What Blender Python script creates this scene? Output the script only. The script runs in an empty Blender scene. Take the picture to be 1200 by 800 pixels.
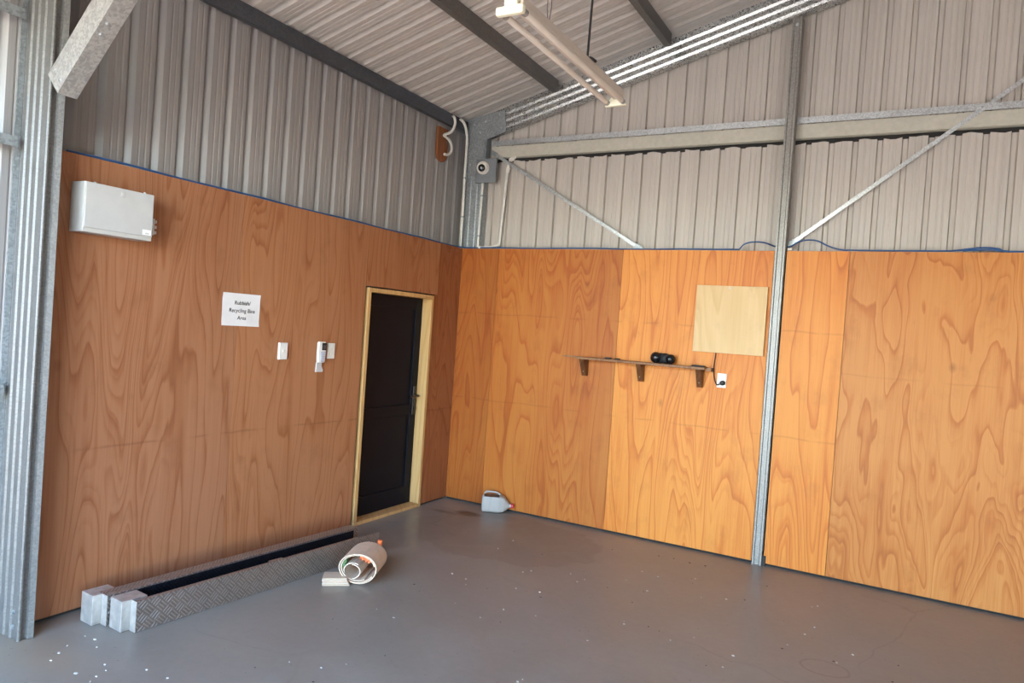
import bpy, bmesh, math, random
from mathutils import Vector, Matrix, noise
random.seed(7)
C = bpy.context.scene.collection
S = bpy.context.scene
PI = math.pi

# ------------------------------------------------------------------ camera
def make_camera():
    a, b, c = 0.5041, -0.0171, 0.0700            # yaw left, pitch, roll
    ca, sa = math.cos(a), math.sin(a)
    f = Vector((-sa*math.cos(b), ca*math.cos(b), math.sin(b)))
    r = Vector((ca, sa, 0)); u = r.cross(f)
    r2 = r*math.cos(c) + u*math.sin(c); u2 = -r*math.sin(c) + u*math.cos(c)
    cam = bpy.data.objects.new('camera', bpy.data.cameras.new('camera'))
    cam.data.sensor_width = 36.0
    cam.data.lens = 833.776*36.0/1200.0
    cam.data.clip_start = 0.05
    M = Matrix((r2, u2, -f)).transposed().to_4x4()
    M.translation = Vector((3.753, -5.702, 1.660))
    cam.matrix_world = M
    C.objects.link(cam); S.camera = cam
make_camera()

# ------------------------------------------------------------------ light
EXPOSURE = 3.3
SKY = 0.46
SUN = 3.6
FRONT = -6.40                                     # inside of the front wall, just behind the photographer
ADDED_DOORWAYS = ((0.15, 3.05, 3.20), (5.60, 7.60, 2.60))   # its two unseen doorways, added to supply daylight: x0, x1, height
w = bpy.data.worlds.new('sky'); S.world = w; w.use_nodes = True
nt = w.node_tree; nt.nodes.clear()
sky = nt.nodes.new('ShaderNodeTexSky'); sky.sky_type = 'NISHITA'; sky.sun_disc = False
sky.sun_elevation = math.radians(50); sky.sun_rotation = math.radians(-40)
bg = nt.nodes.new('ShaderNodeBackground'); bg.inputs[1].default_value = SKY
out = nt.nodes.new('ShaderNodeOutputWorld')
nt.links.new(sky.outputs[0], bg.inputs[0]); nt.links.new(bg.outputs[0], out.inputs[0])
sun = bpy.data.objects.new('sun', bpy.data.lights.new('sun', 'SUN'))
sun.data.energy = SUN; sun.data.angle = math.radians(0.53); sun.data.color = (1.0, 0.89, 0.74)
d = Vector((-0.62, 0.28, -0.73)).normalized()          # slants in through the doorways; the patches lie behind the photographer
sun.rotation_euler = d.to_track_quat('-Z', 'Y').to_euler(); sun.location = (-6, 4, 9)
C.objects.link(sun)
for x0, x1, zt in ADDED_DOORWAYS:
    po = bpy.data.objects.new('daylight_portal', bpy.data.lights.new('daylight_portal', 'AREA'))
    po.data.shape = 'RECTANGLE'; po.data.size = x1-x0; po.data.size_y = zt; po.data.cycles.is_portal = True
    po.location = ((x0+x1)/2, FRONT-.04, zt/2); po.rotation_euler = (PI/2, 0, 0)
    C.objects.link(po)
S.view_settings.view_transform = 'Standard'; S.view_settings.look = 'None'
S.view_settings.gamma = 1.0; S.view_settings.use_curve_mapping = False
S.view_settings.exposure = EXPOSURE
S.cycles.max_bounces = 14; S.cycles.diffuse_bounces = 10; S.cycles.glossy_bounces = 4
S.cycles.caustics_reflective = False; S.cycles.caustics_refractive = False

# ------------------------------------------------------------------ materials
class N:
    def __init__(s, name):
        s.m = bpy.data.materials.new(name); s.m.use_nodes = True
        s.t = s.m.node_tree; s.b = s.t.nodes['Principled BSDF']
    def n(s, ty, **kw):
        x = s.t.nodes.new(ty)
        for k, v in kw.items():
            if k.startswith('i_'):
                x.inputs[k[2:].replace('_', ' ')].default_value = v
            else: setattr(x, k, v)
        return x
    def l(s, a, b): s.t.links.new(a, b)
    def math(s, op, a, b=None, c=None):
        x = s.n('ShaderNodeMath', operation=op)
        for i, v in enumerate((a, b, c)):
            if v is None: continue
            if isinstance(v, (int, float)): x.inputs[i].default_value = v
            else: s.l(v, x.inputs[i])
        return x.outputs[0]
    def mix(s, f, a, b, mode='MIX'):
        x = s.n('ShaderNodeMix', data_type='RGBA', blend_type=mode)
        for k, v in ((0, f), (6, a), (7, b)):
            if isinstance(v, (int, float)): x.inputs[k].default_value = v
            elif isinstance(v, tuple): x.inputs[k].default_value = (*v[:3], 1)
            else: s.l(v, x.inputs[k])
        return x.outputs[2]
    def ramp(s, f, stops, interp='LINEAR'):
        x = s.n('ShaderNodeValToRGB'); x.color_ramp.interpolation = interp
        e = x.color_ramp.elements
        while len(e) < len(stops): e.new(0.5)
        for q, (p, col) in zip(e, stops):
            q.position = p; q.color = (*col, 1) if isinstance(col, tuple) else (col, col, col, 1)
        s.l(f, x.inputs[0]); return x.outputs[0]
    def noise(s, vec, scale, detail=2, rough=.5, dist=0.0):
        x = s.n('ShaderNodeTexNoise'); x.inputs['Scale'].default_value = scale
        x.inputs['Detail'].default_value = detail; x.inputs['Roughness'].default_value = rough
        x.inputs['Distortion'].default_value = dist
        if vec is not None: s.l(vec, x.inputs['Vector'])
        return x.outputs[0]
    def coord(s): return s.n('ShaderNodeTexCoord').outputs['Object']
    def map(s, vec, scale, loc=(0, 0, 0)):
        x = s.n('ShaderNodeMapping'); x.inputs['Scale'].default_value = scale; x.inputs['Location'].default_value = loc
        s.l(vec, x.inputs[0]); return x.outputs[0]
    def bump(s, h, strength, dist=0.01):
        x = s.n('ShaderNodeBump'); x.inputs['Strength'].default_value = strength; x.inputs['Distance'].default_value = dist
        s.l(h, x.inputs['Height']); s.l(x.outputs[0], s.b.inputs['Normal'])
    def set(s, rough=None, metal=None, spec=None, col=None):
        if rough is not None: s.b.inputs['Roughness'].default_value = rough
        if metal is not None: s.b.inputs['Metallic'].default_value = metal
        if spec is not None: s.b.inputs['Specular IOR Level'].default_value = spec
        if col is not None:
            if isinstance(col, tuple): s.b.inputs['Base Color'].default_value = (*col, 1)
            else: s.l(col, s.b.inputs['Base Color'])
        return s.m

def plain(name, col, rough=.5, metal=0.0, var=0.08, sc=30.0, spec=.5):
    q = N(name); f = q.noise(q.coord(), sc, 3, .6)
    lo = tuple(max(0, c*(1-var)) for c in col); hi = tuple(min(1, c*(1+var)) for c in col)
    return q.set(rough, metal, spec, q.ramp(f, [(.3, lo), (.7, hi)]))

def plywood(name, light, mid, dark, freq=11.0, lines=((1.77, .5),), rough=.5, zs=1.0, bold=.38):
    """rotary cut pine: contour lines of a slow, vertically stretched field; per-sheet offset and tint"""
    q = N(name); co = q.coord()
    info = q.n('ShaderNodeObjectInfo')
    sx = q.n('ShaderNodeSeparateXYZ'); q.l(co, sx.inputs[0])
    u = q.math('ADD', sx.outputs[0], sx.outputs[1]); z = sx.outputs[2]
    uo = q.math('ADD', u, q.math('MULTIPLY', info.outputs['Random'], 23.0))
    cx = q.n('ShaderNodeCombineXYZ'); q.l(uo, cx.inputs[0]); q.l(z, cx.inputs[1])
    q.l(q.math('MULTIPLY', info.outputs['Random'], 9.0), cx.inputs[2])
    P = cx.outputs[0]
    f1 = q.noise(q.map(P, (2.6, .34*zs, 1)), 1.25, 1.3 if zs == 1 else 2.6, .45, .25)
    f2 = q.noise(q.map(P, (8.0, 1.3, 1)), 1.0, 2, .5)
    fld = q.math('ADD', f1, q.math('MULTIPLY', f2, .075))
    fr = q.math('FRACT', q.math('MULTIPLY', fld, freq))
    fr2 = q.math('FRACT', q.math('MULTIPLY', fld, freq*2.6))
    dens = q.ramp(q.noise(q.map(P, (1.5, .5, 1), (5, 3, 1)), 1.0, 1), [(.40, 0.0), (.62, 1.0)])
    band = q.ramp(fr, [(0, 0.0), (.60, .06), (.82, .26), (.95, .85), (.985, .3), (1, 0.0)])
    band2 = q.ramp(fr2, [(0, 0.0), (.5, .08), (.88, .62), (.97, .25), (1, 0.0)])
    g = q.math('MAXIMUM', q.math('MULTIPLY', band, .9), q.math('MULTIPLY', band2, dens))
    # broad heartwood patches
    patch = q.ramp(q.noise(q.map(P, (2.4, .5, 1), (2, 8, 4)), 1.1, 2, .5, .4), [(.42, 0.0), (.66, 1.0)])
    g = q.math('ADD', q.math('MULTIPLY', g, .62), q.math('MULTIPLY', patch, .16))
    fibre = q.noise(q.map(P, (95, 2.2, 1)), 1.0, 3, .6)
    g = q.math('ADD', g, q.math('MULTIPLY', q.math('SUBTRACT', fibre, .5), .46))
    streak = q.noise(q.map(P, (26, .7, 1), (3, 1, 6)), 1.0, 3, .6)
    g = q.math('ADD', g, q.math('MULTIPLY', q.math('SUBTRACT', streak, .5), .42))
    col = q.ramp(g, [(0.0, light), (.35, mid), (.95, dark)])
    # knots
    vo = q.n('ShaderNodeTexVoronoi'); vo.inputs['Scale'].default_value = 1.0
    q.l(q.map(P, (2.6, 1.7, 1), (.3, .2, 0)), vo.inputs['Vector'])
    kn = q.ramp(vo.outputs['Distance'], [(.0, 1.0), (.035, .55), (.075, 0.0)])
    col = q.mix(q.math('MULTIPLY', kn, bold), col, tuple(c*.42 for c in dark))
    # nail and screw heads in rows
    # horizontal hairline steps where face veneers meet
    for lz, k in lines:
        wob = q.math('MULTIPLY', q.math('SUBTRACT', q.noise(q.map(P, (3, 0, 1)), 1.0, 1), .5), .035)
        dz = q.math('ABSOLUTE', q.math('SUBTRACT', q.math('ADD', z, wob), lz))
        ln = q.ramp(dz, [(0.0, 1.0), (.004, .8), (.009, 0.0)])
        brk = q.ramp(q.noise(q.map(P, (4, 0, 1), (7, 0, 0)), 1.0, 2), [(.42, 0.0), (.52, 1.0)])
        col = q.mix(q.math('MULTIPLY', q.math('MULTIPLY', ln, brk), k), col, tuple(c*.5 for c in dark))
    # scuffs and stains
    st = q.ramp(q.noise(q.map(P, (3, 2, 1), (1, 5, 2)), 2.0, 4, .65), [(.55, 0.0), (.8, 1.0)])
    col = q.mix(q.math('MULTIPLY', st, .22), col, tuple(c*.55 for c in dark))
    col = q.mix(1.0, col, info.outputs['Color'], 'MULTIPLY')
    q.bump(g, .25, .0015)
    return q.set(rough, 0, .35, col)

def galvanised(name, base=(.58, .60, .60), rough=.40, spangle=130.0, metal=.8):
    q = N(name); co = q.coord()
    vo = q.n('ShaderNodeTexVoronoi'); vo.inputs['Scale'].default_value = spangle; q.l(co, vo.inputs['Vector'])
    sp = q.ramp(vo.outputs['Color'], [(.2, tuple(c*.78 for c in base)), (.8, tuple(min(1, c*1.15) for c in base))])
    dirt = q.ramp(q.noise(co, 6, 4, .6), [(.45, 0.0), (.8, 1.0)])
    col = q.mix(q.math('MULTIPLY', dirt, .3), sp, tuple(c*.6 for c in base))
    q.l(q.ramp(vo.outputs['Color'], [(.2, rough-.06), (.8, rough+.12)]), q.b.inputs['Roughness'])
    return q.set(None, metal, .5, col)

def cladding_mat(name, base, rough=.5, vertical=2, metal=.0, streak=.16):
    q = N(name); co = q.coord()
    sc = [70, 70, 70]; sc[vertical] = .6
    s1 = q.noise(q.map(co, tuple(sc)), 1.0, 4, .65)
    sc2 = [9, 9, 9]; sc2[vertical] = .35
    s2 = q.noise(q.map(co, tuple(sc2)), 1.0, 3, .6)
    f = q.math('ADD', q.math('MULTIPLY', s1, .6), q.math('MULTIPLY', s2, .4))
    col = q.ramp(f, [(.3, tuple(c*(1-streak) for c in base)), (.7, tuple(c*(1+streak) for c in base))])
    spk = q.ramp(q.noise(co, 38, 3, .7), [(.68, 0.0), (.78, 1.0)])
    col = q.mix(q.math('MULTIPLY', spk, .25), col, tuple(c*.5 for c in base))
    return q.set(rough, metal, .5, col)

def floor_mat():
    q = N('painted_concrete'); co = q.coord()
    big = q.noise(co, .8, 4, .6, .4); fine = q.noise(co, 22, 5, .65); mid = q.noise(co, 4, 4, .6, .6)
    f = q.math('ADD', q.math('MULTIPLY', big, .4), q.math('ADD', q.math('MULTIPLY', fine, .22), q.math('MULTIPLY', mid, .38)))
    col = q.ramp(f, [(.33, (.215, .192, .162)), (.52, (.262, .236, .200)), (.70, (.308, .277, .237))])
    sx = q.n('ShaderNodeSeparateXYZ'); q.l(co, sx.inputs[0]); x, y = sx.outputs[0], sx.outputs[1]
    wn = q.math('MULTIPLY', q.math('SUBTRACT', q.noise(co, 5, 3, .6), .5), .30)
    def blob(cx, cy, rx, ry, soft=.25):
        dx = q.math('DIVIDE', q.math('SUBTRACT', x, cx), rx); dy = q.math('DIVIDE', q.math('SUBTRACT', y, cy), ry)
        r = q.math('ADD', q.math('SQRT', q.math('ADD', q.math('MULTIPLY', dx, dx), q.math('MULTIPLY', dy, dy))), q.math('MULTIPLY', wn, 1.6))
        return q.ramp(r, [(1-soft, 1.0), (1.0, 0.0)])
    # oil drips beside the jug
    col = q.mix(q.math('MULTIPLY', blob(.47, -.33, .15, .10, .5), .85), col, (.030, .024, .018))
    col = q.mix(q.math('MULTIPLY', blob(.27, -.42, .16, .05, .5), .55), col, (.05, .04, .03))
    # dried damp patch in front of the back lining
    col = q.mix(q.math('MULTIPLY', blob(1.05, -.72, .82, .62, .06), .26), col, (.11, .093, .072))
    col = q.mix(q.math('MULTIPLY', blob(.25, -1.0, .5, .75, .1), .18), col, (.12, .10, .08))
    # ring-shaped water mark near the front
    b1 = blob(3.50, -1.60, .13, .10, .08); b2 = blob(3.50, -1.60, .117, .088, .08)
    col = q.mix(q.math('MULTIPLY', q.math('SUBTRACT', b1, b2), .35), col, (.10, .085, .07))
    # sandy dirt blown in round the steel column
    col = q.mix(q.math('MULTIPLY', blob(.25, -3.86, .55, .22, .7), .6), col, (.34, .27, .19))
    # dark scuff specks and hairline cracks
    sp = q.ramp(q.noise(co, 46, 2, .5), [(.70, 0.0), (.75, 1.0)])
    col = q.mix(q.math('MULTIPLY', sp, .55), col, (.08, .065, .05))
    vo = q.n('ShaderNodeTexVoronoi', feature='DISTANCE_TO_EDGE'); vo.inputs['Scale'].default_value = .55
    wx = q.n('ShaderNodeTexNoise'); wx.inputs['Scale'].default_value = 2.0; q.l(co, wx.inputs['Vector'])
    q.l(q.mix(.25, co, wx.outputs[1]), vo.inputs['Vector'])
    ck = q.ramp(vo.outputs['Distance'], [(0.0, 1.0), (.004, 0.0)])
    col = q.mix(q.math('MULTIPLY', q.math('MULTIPLY', ck, q.ramp(big, [(.5, 0.0), (.6, 1.0)])), .25), col, (.09, .08, .07))
    q.l(q.ramp(mid, [(.3, .30), (.7, .46)]), q.b.inputs['Roughness'])
    q.bump(fine, .12, .002)
    return q.set(None, 0, .5, col)

def checker_mat(name, base=(.60, .57, .54), period=.052, rough=.36):
    """five-bar style tread plate: diamonds of fine bars in alternating directions, as relief"""
    q = N(name); co = q.coord()
    sx = q.n('ShaderNodeSeparateXYZ'); q.l(co, sx.inputs[0])
    a = q.math('DIVIDE', sx.outputs[1], period)
    b = q.math('DIVIDE', q.math('ADD', sx.outputs[2], sx.outputs[0]), period)
    p = q.math('ADD', a, b); r = q.math('SUBTRACT', a, b)
    fp = q.math('FRACT', q.math('ADD', p, 100)); frr = q.math('FRACT', q.math('ADD', r, 100))
    par = q.math('FRACT', q.math('MULTIPLY', q.math('ADD', q.math('FLOOR', p), q.math('FLOOR', r)), .5))
    par = q.math('GREATER_THAN', q.math('ABSOLUTE', par), .25)
    par = q.math('ABSOLUTE', par)
    def bars(t, o):
        s_ = q.math('ABSOLUTE', q.math('SUBTRACT', q.math('FRACT', q.math('MULTIPLY', t, 3.0)), .5))
        on = q.ramp(s_, [(.16, 1.0), (.26, 0.0)])
        m1 = q.ramp(q.math('ABSOLUTE', q.math('SUBTRACT', t, .5)), [(.40, 1.0), (.46, 0.0)])
        m2 = q.ramp(q.math('ABSOLUTE', q.math('SUBTRACT', o, .5)), [(.38, 1.0), (.46, 0.0)])
        return q.math('MULTIPLY', on, q.math('MULTIPLY', m1, m2))
    h = q.math('ADD', q.math('MULTIPLY', bars(fp, frr), par), q.math('MULTIPLY', bars(frr, fp), q.math('SUBTRACT', 1.0, par)))
    wear = q.noise(co, 14, 4, .6)
    col = q.mix(h, q.ramp(wear, [(.3, tuple(c*.66 for c in base)), (.7, tuple(c*.86 for c in base))]), tuple(min(1, c*1.22) for c in base))
    q.bump(h, .9, .0025)
    return q.set(rough, .75, .5, col)

M = {}
M['ply_back'] = plywood('orange_pine_plywood', (.70, .265, .046), (.60, .178, .024), (.38, .088, .010), 13.0, ((1.79, .22), (.99, .2)))
M['ply_knotty'] = plywood('knotty_pine_plywood', (.62, .240, .055), (.52, .160, .027), (.31, .076, .010), 9.0, ((1.50, .12),), .5, 1.7, .5)
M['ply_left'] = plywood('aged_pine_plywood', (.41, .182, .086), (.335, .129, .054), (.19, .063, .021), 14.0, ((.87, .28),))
M['ply_new'] = plywood('fresh_pale_plywood', (.70, .48, .235), (.64, .42, .19), (.54, .33, .13), 5.0, ())
M['pine'] = plywood('clear_pine_timber', (.62, .38, .16), (.54, .31, .115), (.42, .22, .075), 9.0, ())
M['shelf'] = plywood('stained_brown_timber', (.30, .145, .06), (.22, .095, .038), (.12, .05, .02), 14.0, ())
M['bracket'] = plywood('dark_brown_timber', (.17, .068, .025), (.12, .045, .016), (.06, .02, .008), 14.0, ())
M['rusty_wood'] = plywood('red_brown_timber', (.27, .095, .032), (.21, .068, .021), (.12, .034, .010), 14.0, ())
M['galv'] = galvanised('galvanised_steel')
M['galv_dull'] = galvanised('dull_galvanised_steel', (.42, .45, .46), .46, 90)
M['galv_dark'] = galvanised('dark_purlin_steel', (.105, .112, .128), .5, 80, .55)
M['purlin'] = galvanised('brown_grey_purlin_steel', (.16, .150, .14), .5, 80, .4)
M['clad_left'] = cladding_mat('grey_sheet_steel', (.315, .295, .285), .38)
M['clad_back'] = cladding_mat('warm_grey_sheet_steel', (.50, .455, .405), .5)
M['roof'] = cladding_mat('grey_roof_sheet_steel', (.52, .48, .44), .40, 0)
M['cream'] = plain('cream_painted_steel', (.50, .475, .395), .5)
M['black_gap'] = plain('black_gap_shade', (.02, .018, .016), .9)  # shade of open gaps, put in as black colour
M['floor'] = floor_mat()
M['ground'] = plain('outside_concrete', (.50, .435, .35), .9, 0, .15, 3)
M['white_metal'] = plain('white_powder_coat', (.50, .49, .465), .42, 0, .04, 12)
M['white_plastic'] = plain('white_plastic', (.80, .77, .70), .38, 0, .04)
M['grey_plastic'] = plain('grey_plastic', (.58, .55, .53), .45, 0, .05)
M['blue_grey_plastic'] = plain('blue_grey_plastic', (.42, .45, .55), .4)
M['paper'] = plain('white_paper', (.78, .75, .73), .8, 0, .03, 9)
M['label_paper'] = plain('label_paper', (.86, .86, .85), .6)
M['ink'] = plain('black_ink', (.02, .02, .02), .7)
M['black'] = plain('gloss_black_plastic', (.010, .010, .011), .18)
M['black_matt'] = plain('matt_black_rubber', (.012, .012, .013), .6)
M['door'] = plain('black_door_paint', (.0055, .0055, .0085), .55, 0, .15, 5, .18)
M['screen'] = plain('dark_glass_screen', (.05, .055, .065), .15)
M['grey_box'] = plain('grey_backing_plate', (.20, .215, .23), .5)
M['pvc'] = plain('white_conduit', (.74, .72, .66), .4)
M['pvc_grey'] = plain('grey_conduit', (.46, .465, .455), .45)
M['blue'] = plain('blue_cable_sheath', (.022, .085, .24), .45)
M['cable_grey'] = plain('grey_cable_sheath', (.40, .39, .37), .5)
M['checker'] = checker_mat('aluminium_tread_plate', (.36, .315, .28), .068)
M['alu'] = plain('cut_aluminium', (.50, .475, .44), .42, .55, .22, 14)
M['checker_dark'] = checker_mat('black_tread_plate', (.010, .012, .018), .068, .6)
M['paper_roll'] = plain('cream_paper', (.60, .46, .335), .8, 0, .06, 20)
M['paper_in'] = plain('pale_cream_paper', (.62, .50, .385), .8, 0, .04, 20)
M['orange_print'] = plain('orange_printed_paper', (.80, .20, .075), .7, 0, .35, 60)
M['green_print'] = plain('green_printed_paper', (.16, .30, .13), .7, 0, .3, 60)
M['orange'] = plain('orange_plastic', (.85, .20, .06), .45)
M['red_cap'] = plain('red_plastic', (.62, .045, .05), .4)
q = N('translucent_milk_plastic'); q.b.inputs['Transmission Weight'].default_value = .12
M['jug'] = q.set(.5, 0, .4, (.43, .40, .365))
M['oil'] = plain('black_oil_residue', (.020, .014, .010), .3)
M['tube'] = plain('fluorescent_tube_glass', (.80, .74, .66), .35, 0, .02)
M['enamel'] = plain('cream_enamel', (.62, .56, .49), .42, 0, .04)
M['enamel_bright'] = plain('yellowish_white_plastic', (.86, .84, .66), .45, 0, .03)
M['chip'] = plain('white_flakes', (.58, .56, .52), .8, 0, .2)
M['chip_dark'] = plain('dark_leaf_litter', (.07, .05, .035), .9, 0, .3)

# ------------------------------------------------------------------ mesh helpers
ORG = {}
class MB:
    def __init__(s): s.bm = bmesh.new()
    def box(s, x0, x1, y0, y1, z0, z1):
        v = [s.bm.verts.new((x, y, z)) for x in (x0, x1) for y in (y0, y1) for z in (z0, z1)]
        for f in ((0, 1, 3, 2), (4, 6, 7, 5), (0, 4, 5, 1), (2, 3, 7, 6), (0, 2, 6, 4), (1, 5, 7, 3)):
            s.bm.faces.new([v[i] for i in f])
        return s
    def prism(s, pts, ext):
        ext = Vector(ext); a = [s.bm.verts.new(p) for p in pts]; b = [s.bm.verts.new(Vector(p)+ext) for p in pts]
        n = len(pts); s.bm.faces.new(a); s.bm.faces.new(b[::-1])
        for i in range(n): s.bm.faces.new((a[i], b[i], b[(i+1) % n], a[(i+1) % n]))
        return s
    def obox(s, c, ax, ay, az, hx, hy, hz):
        c, ax, ay, az = map(Vector, (c, ax, ay, az))
        v = [s.bm.verts.new(c+ax*(hx*i)+ay*(hy*j)+az*(hz*k)) for i in (-1, 1) for j in (-1, 1) for k in (-1, 1)]
        for f in ((0, 1, 3, 2), (4, 6, 7, 5), (0, 4, 5, 1), (2, 3, 7, 6), (0, 2, 6, 4), (1, 5, 7, 3)):
            s.bm.faces.new([v[i] for i in f])
        return s
    def ring(s, c, u, v, r, n=16, r2=None):
        r2 = r if r2 is None else r2
        return [s.bm.verts.new(Vector(c)+u*(r*math.cos(2*PI*i/n))+v*(r2*math.sin(2*PI*i/n))) for i in range(n)]
    def bridge(s, a, b):
        n = len(a)
        for i in range(n): s.bm.faces.new((a[i], a[(i+1) % n], b[(i+1) % n], b[i]))
    def lathe(s, c, axis, prof, n=20, up=None):
        """prof: list of (distance along axis, radius); closed at both ends"""
        axis = Vector(axis).normalized(); t = Vector(up) if up else (Vector((0, 0, 1)) if abs(axis.z) < .9 else Vector((1, 0, 0)))
        u = axis.cross(t).normalized(); v = axis.cross(u).normalized(); prev = None
        for k, (dd, r) in enumerate(prof):
            rg = s.ring(Vector(c)+axis*dd, u, v, r, n)
            if prev: s.bridge(prev, rg)
            else: s.bm.faces.new(rg[::-1])
            prev = rg
        s.bm.faces.new(prev); return s
    def cyl(s, p0, p1, r, n=16, r1=None):
        p0, p1 = Vector(p0), Vector(p1)
        return s.lathe(p0, p1-p0, [(0, r), ((p1-p0).length, r if r1 is None else r1)], n)
    def tube(s, pts, r, n=10):
        pts = [Vector(p) for p in pts]; prev = None; ref = None
        for i, p in enumerate(pts):
            t = (pts[min(i+1, len(pts)-1)]-pts[max(i-1, 0)]).normalized()
            if ref is None: ref = t.cross(Vector((0, 0, 1)) if abs(t.z) < .9 else Vector((1, 0, 0))).normalized()
            u = (ref-t*ref.dot(t)).normalized(); ref = u; v = t.cross(u)
            rg = s.ring(p, u, v, r, n)
            if prev: s.bridge(prev, rg)
            else: s.bm.faces.new(rg[::-1])
            prev = rg
        s.bm.faces.new(prev); return s
    def build(s, name, m, parent=None, origin=None, bevel=0, smooth=False, seg=2):
        o_ = Vector(ORG[parent.name]) if parent is not None else Vector(origin or (0, 0, 0))
        bmesh.ops.recalc_face_normals(s.bm, faces=s.bm.faces)
        for v in s.bm.verts: v.co -= o_
        me = bpy.data.meshes.new(name); s.bm.to_mesh(me); s.bm.free()
        me.materials.append(M[m] if isinstance(m, str) else m)
        o = bpy.data.objects.new(name, me); C.objects.link(o)
        if parent is not None: o.parent = parent; ORG[o.name] = o_
        else: o.location = o_; ORG[o.name] = o_
        if smooth:
            for p in me.polygons: p.use_smooth = True
        if bevel:
            b = o.modifiers.new('bevel', 'BEVEL'); b.width = bevel; b.segments = seg; b.limit_method = 'ANGLE'; b.angle_limit = math.radians(35)
        return o
def smooth_path(pts, n=6):
    pts = [Vector(p) for p in pts]; r = []
    for i in range(len(pts)-1):
        p0, p1, p2, p3 = pts[max(i-1, 0)], pts[i], pts[i+1], pts[min(i+2, len(pts)-1)]
        for k in range(n):
            t = k/n
            r.append(.5*((2*p1)+(p2-p0)*t+(2*p0-5*p1+4*p2-p3)*t*t+(3*p1-p0-3*p2+p3)*t**3))
    return r+[pts[-1]]
def tag(o, label, cat, group=None):
    o['label'] = label; o['category'] = cat
    if group: o['group'] = group
    return o
def thing(name, label, cat, loc, group=None):
    o = bpy.data.objects.new(name, None); C.objects.link(o); o.location = loc; o.empty_display_size = .05
    ORG[o.name] = Vector(loc)
    return tag(o, label, cat, group)
def structure(o): o['kind'] = 'structure'; return o

def c_section(p0, p1, face, side, width, depth, lip=.018, t=.004, ribs=(), rib_h=.004, rib_w=.010, rib_lo=0):
    """cold formed C channel from p0 to p1: web towards 'face', flanges running back along -face, web width along 'side'
    (p0/p1 lie on the middle of the web).  ribs: positions across the web (-.5..+.5) of raised ridges"""
    p0, p1, face, side = Vector(p0), Vector(p1), Vector(face).normalized(), Vector(side).normalized()
    h = width/2; outer = [(-h+lip, -depth), (-h, -depth), (-h, 0)]
    for r in sorted(ribs): outer += [(r*width-(rib_lo or rib_w), 0), (r*width-.004, rib_h), (r*width+.004, rib_h), (r*width+rib_w, 0)]
    outer += [(h, 0), (h, -depth), (h-lip, -depth)]
    inner = [(h-lip, -depth+t), (h-t, -depth+t), (h-t, -t), (-h+t, -t), (-h+t, -depth+t), (-h+lip, -depth+t)]
    b = MB(); b.prism([p0+side*a+face*c for a, c in outer+inner], p1-p0); return b
def bolt_head(p, axis, r=.010, h=.007):
    b = MB(); ax = Vector(axis).normalized()
    b.lathe(Vector(p), ax, [(0, r*1.6), (.002, r*1.6), (.0021, r), (h, r*.92)], 8); return b

PITCH = .163
def rib_profile(u0, u1, phase, pitch=PITCH, depth=.028, steep=False):
    base = [(0, 0), (.030, 0), (.034, .0022), (.040, .0022), (.044, 0), (.068, 0), (.072, .0022), (.078, .0022), (.082, 0),
            ]+([(.112, 0), (.119, 1), (.149, 1), (.156, 0)] if steep else [(.102, 0), (.109, 1), (.126, 1), (.159, 0)])
    k0 = math.floor((u0-phase)/pitch)-1; r = []
    k = k0
    while True:
        for a, dd in base:
            u = phase+k*pitch+a*pitch/.163
            if u0 < u < u1: r.append((u, depth if dd == 1 else dd))
        k += 1
        if phase+k*pitch > u1+pitch: break
    return [(u0, r[0][1])]+r+[(u1, r[-1][1])]
def cladding(name, mat, pos, prof, bottom, top, origin):
    """pos(u, d, z) -> xyz ; bottom(u)/top(u) heights"""
    b = MB(); prev = None
    for u, dd in prof:
        a = b.bm.verts.new(pos(u, dd, bottom(u))); c = b.bm.verts.new(pos(u, dd, top(u)))
        if prev: b.bm.faces.new((prev[0], a, c, prev[1]))
        prev = (a, c)
    o = b.build(name, mat, None, origin)
    m = o.modifiers.new('sheet', 'SOLIDIFY'); m.thickness = .0012; m.offset = 0
    return o

# ------------------------------------------------------------------ shell
SL = .2745; RX = 4.5; W = 9.0
ROOF0 = 3.640
def roof_z(x): return ROOF0+SL*(x if x <= RX else 2*RX-x)
LX, BY = -.14, .14
b = MB(); b.box(-.18, W+.18, FRONT-.2, .18, -.15, 0)
structure(b.build('floor', 'floor'))
b = MB(); b.box(-60, 60, -60, 60, -.36, -.152); b.box(-8, 16, -22, FRONT-.21, -.151, -.012)  # unseen yard, added to supply sunlit bounce
structure(b.build('ground', 'ground'))

full = lambda u: 0.004
b_prof = rib_profile(FRONT-.02, .19, -.473-.155)
wl = structure(cladding('wall_left', 'clad_left', lambda u, dd, z: (LX-dd, u, z), b_prof, full, lambda u: roof_z(LX)-.005, (LX, 0, 0)))
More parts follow.
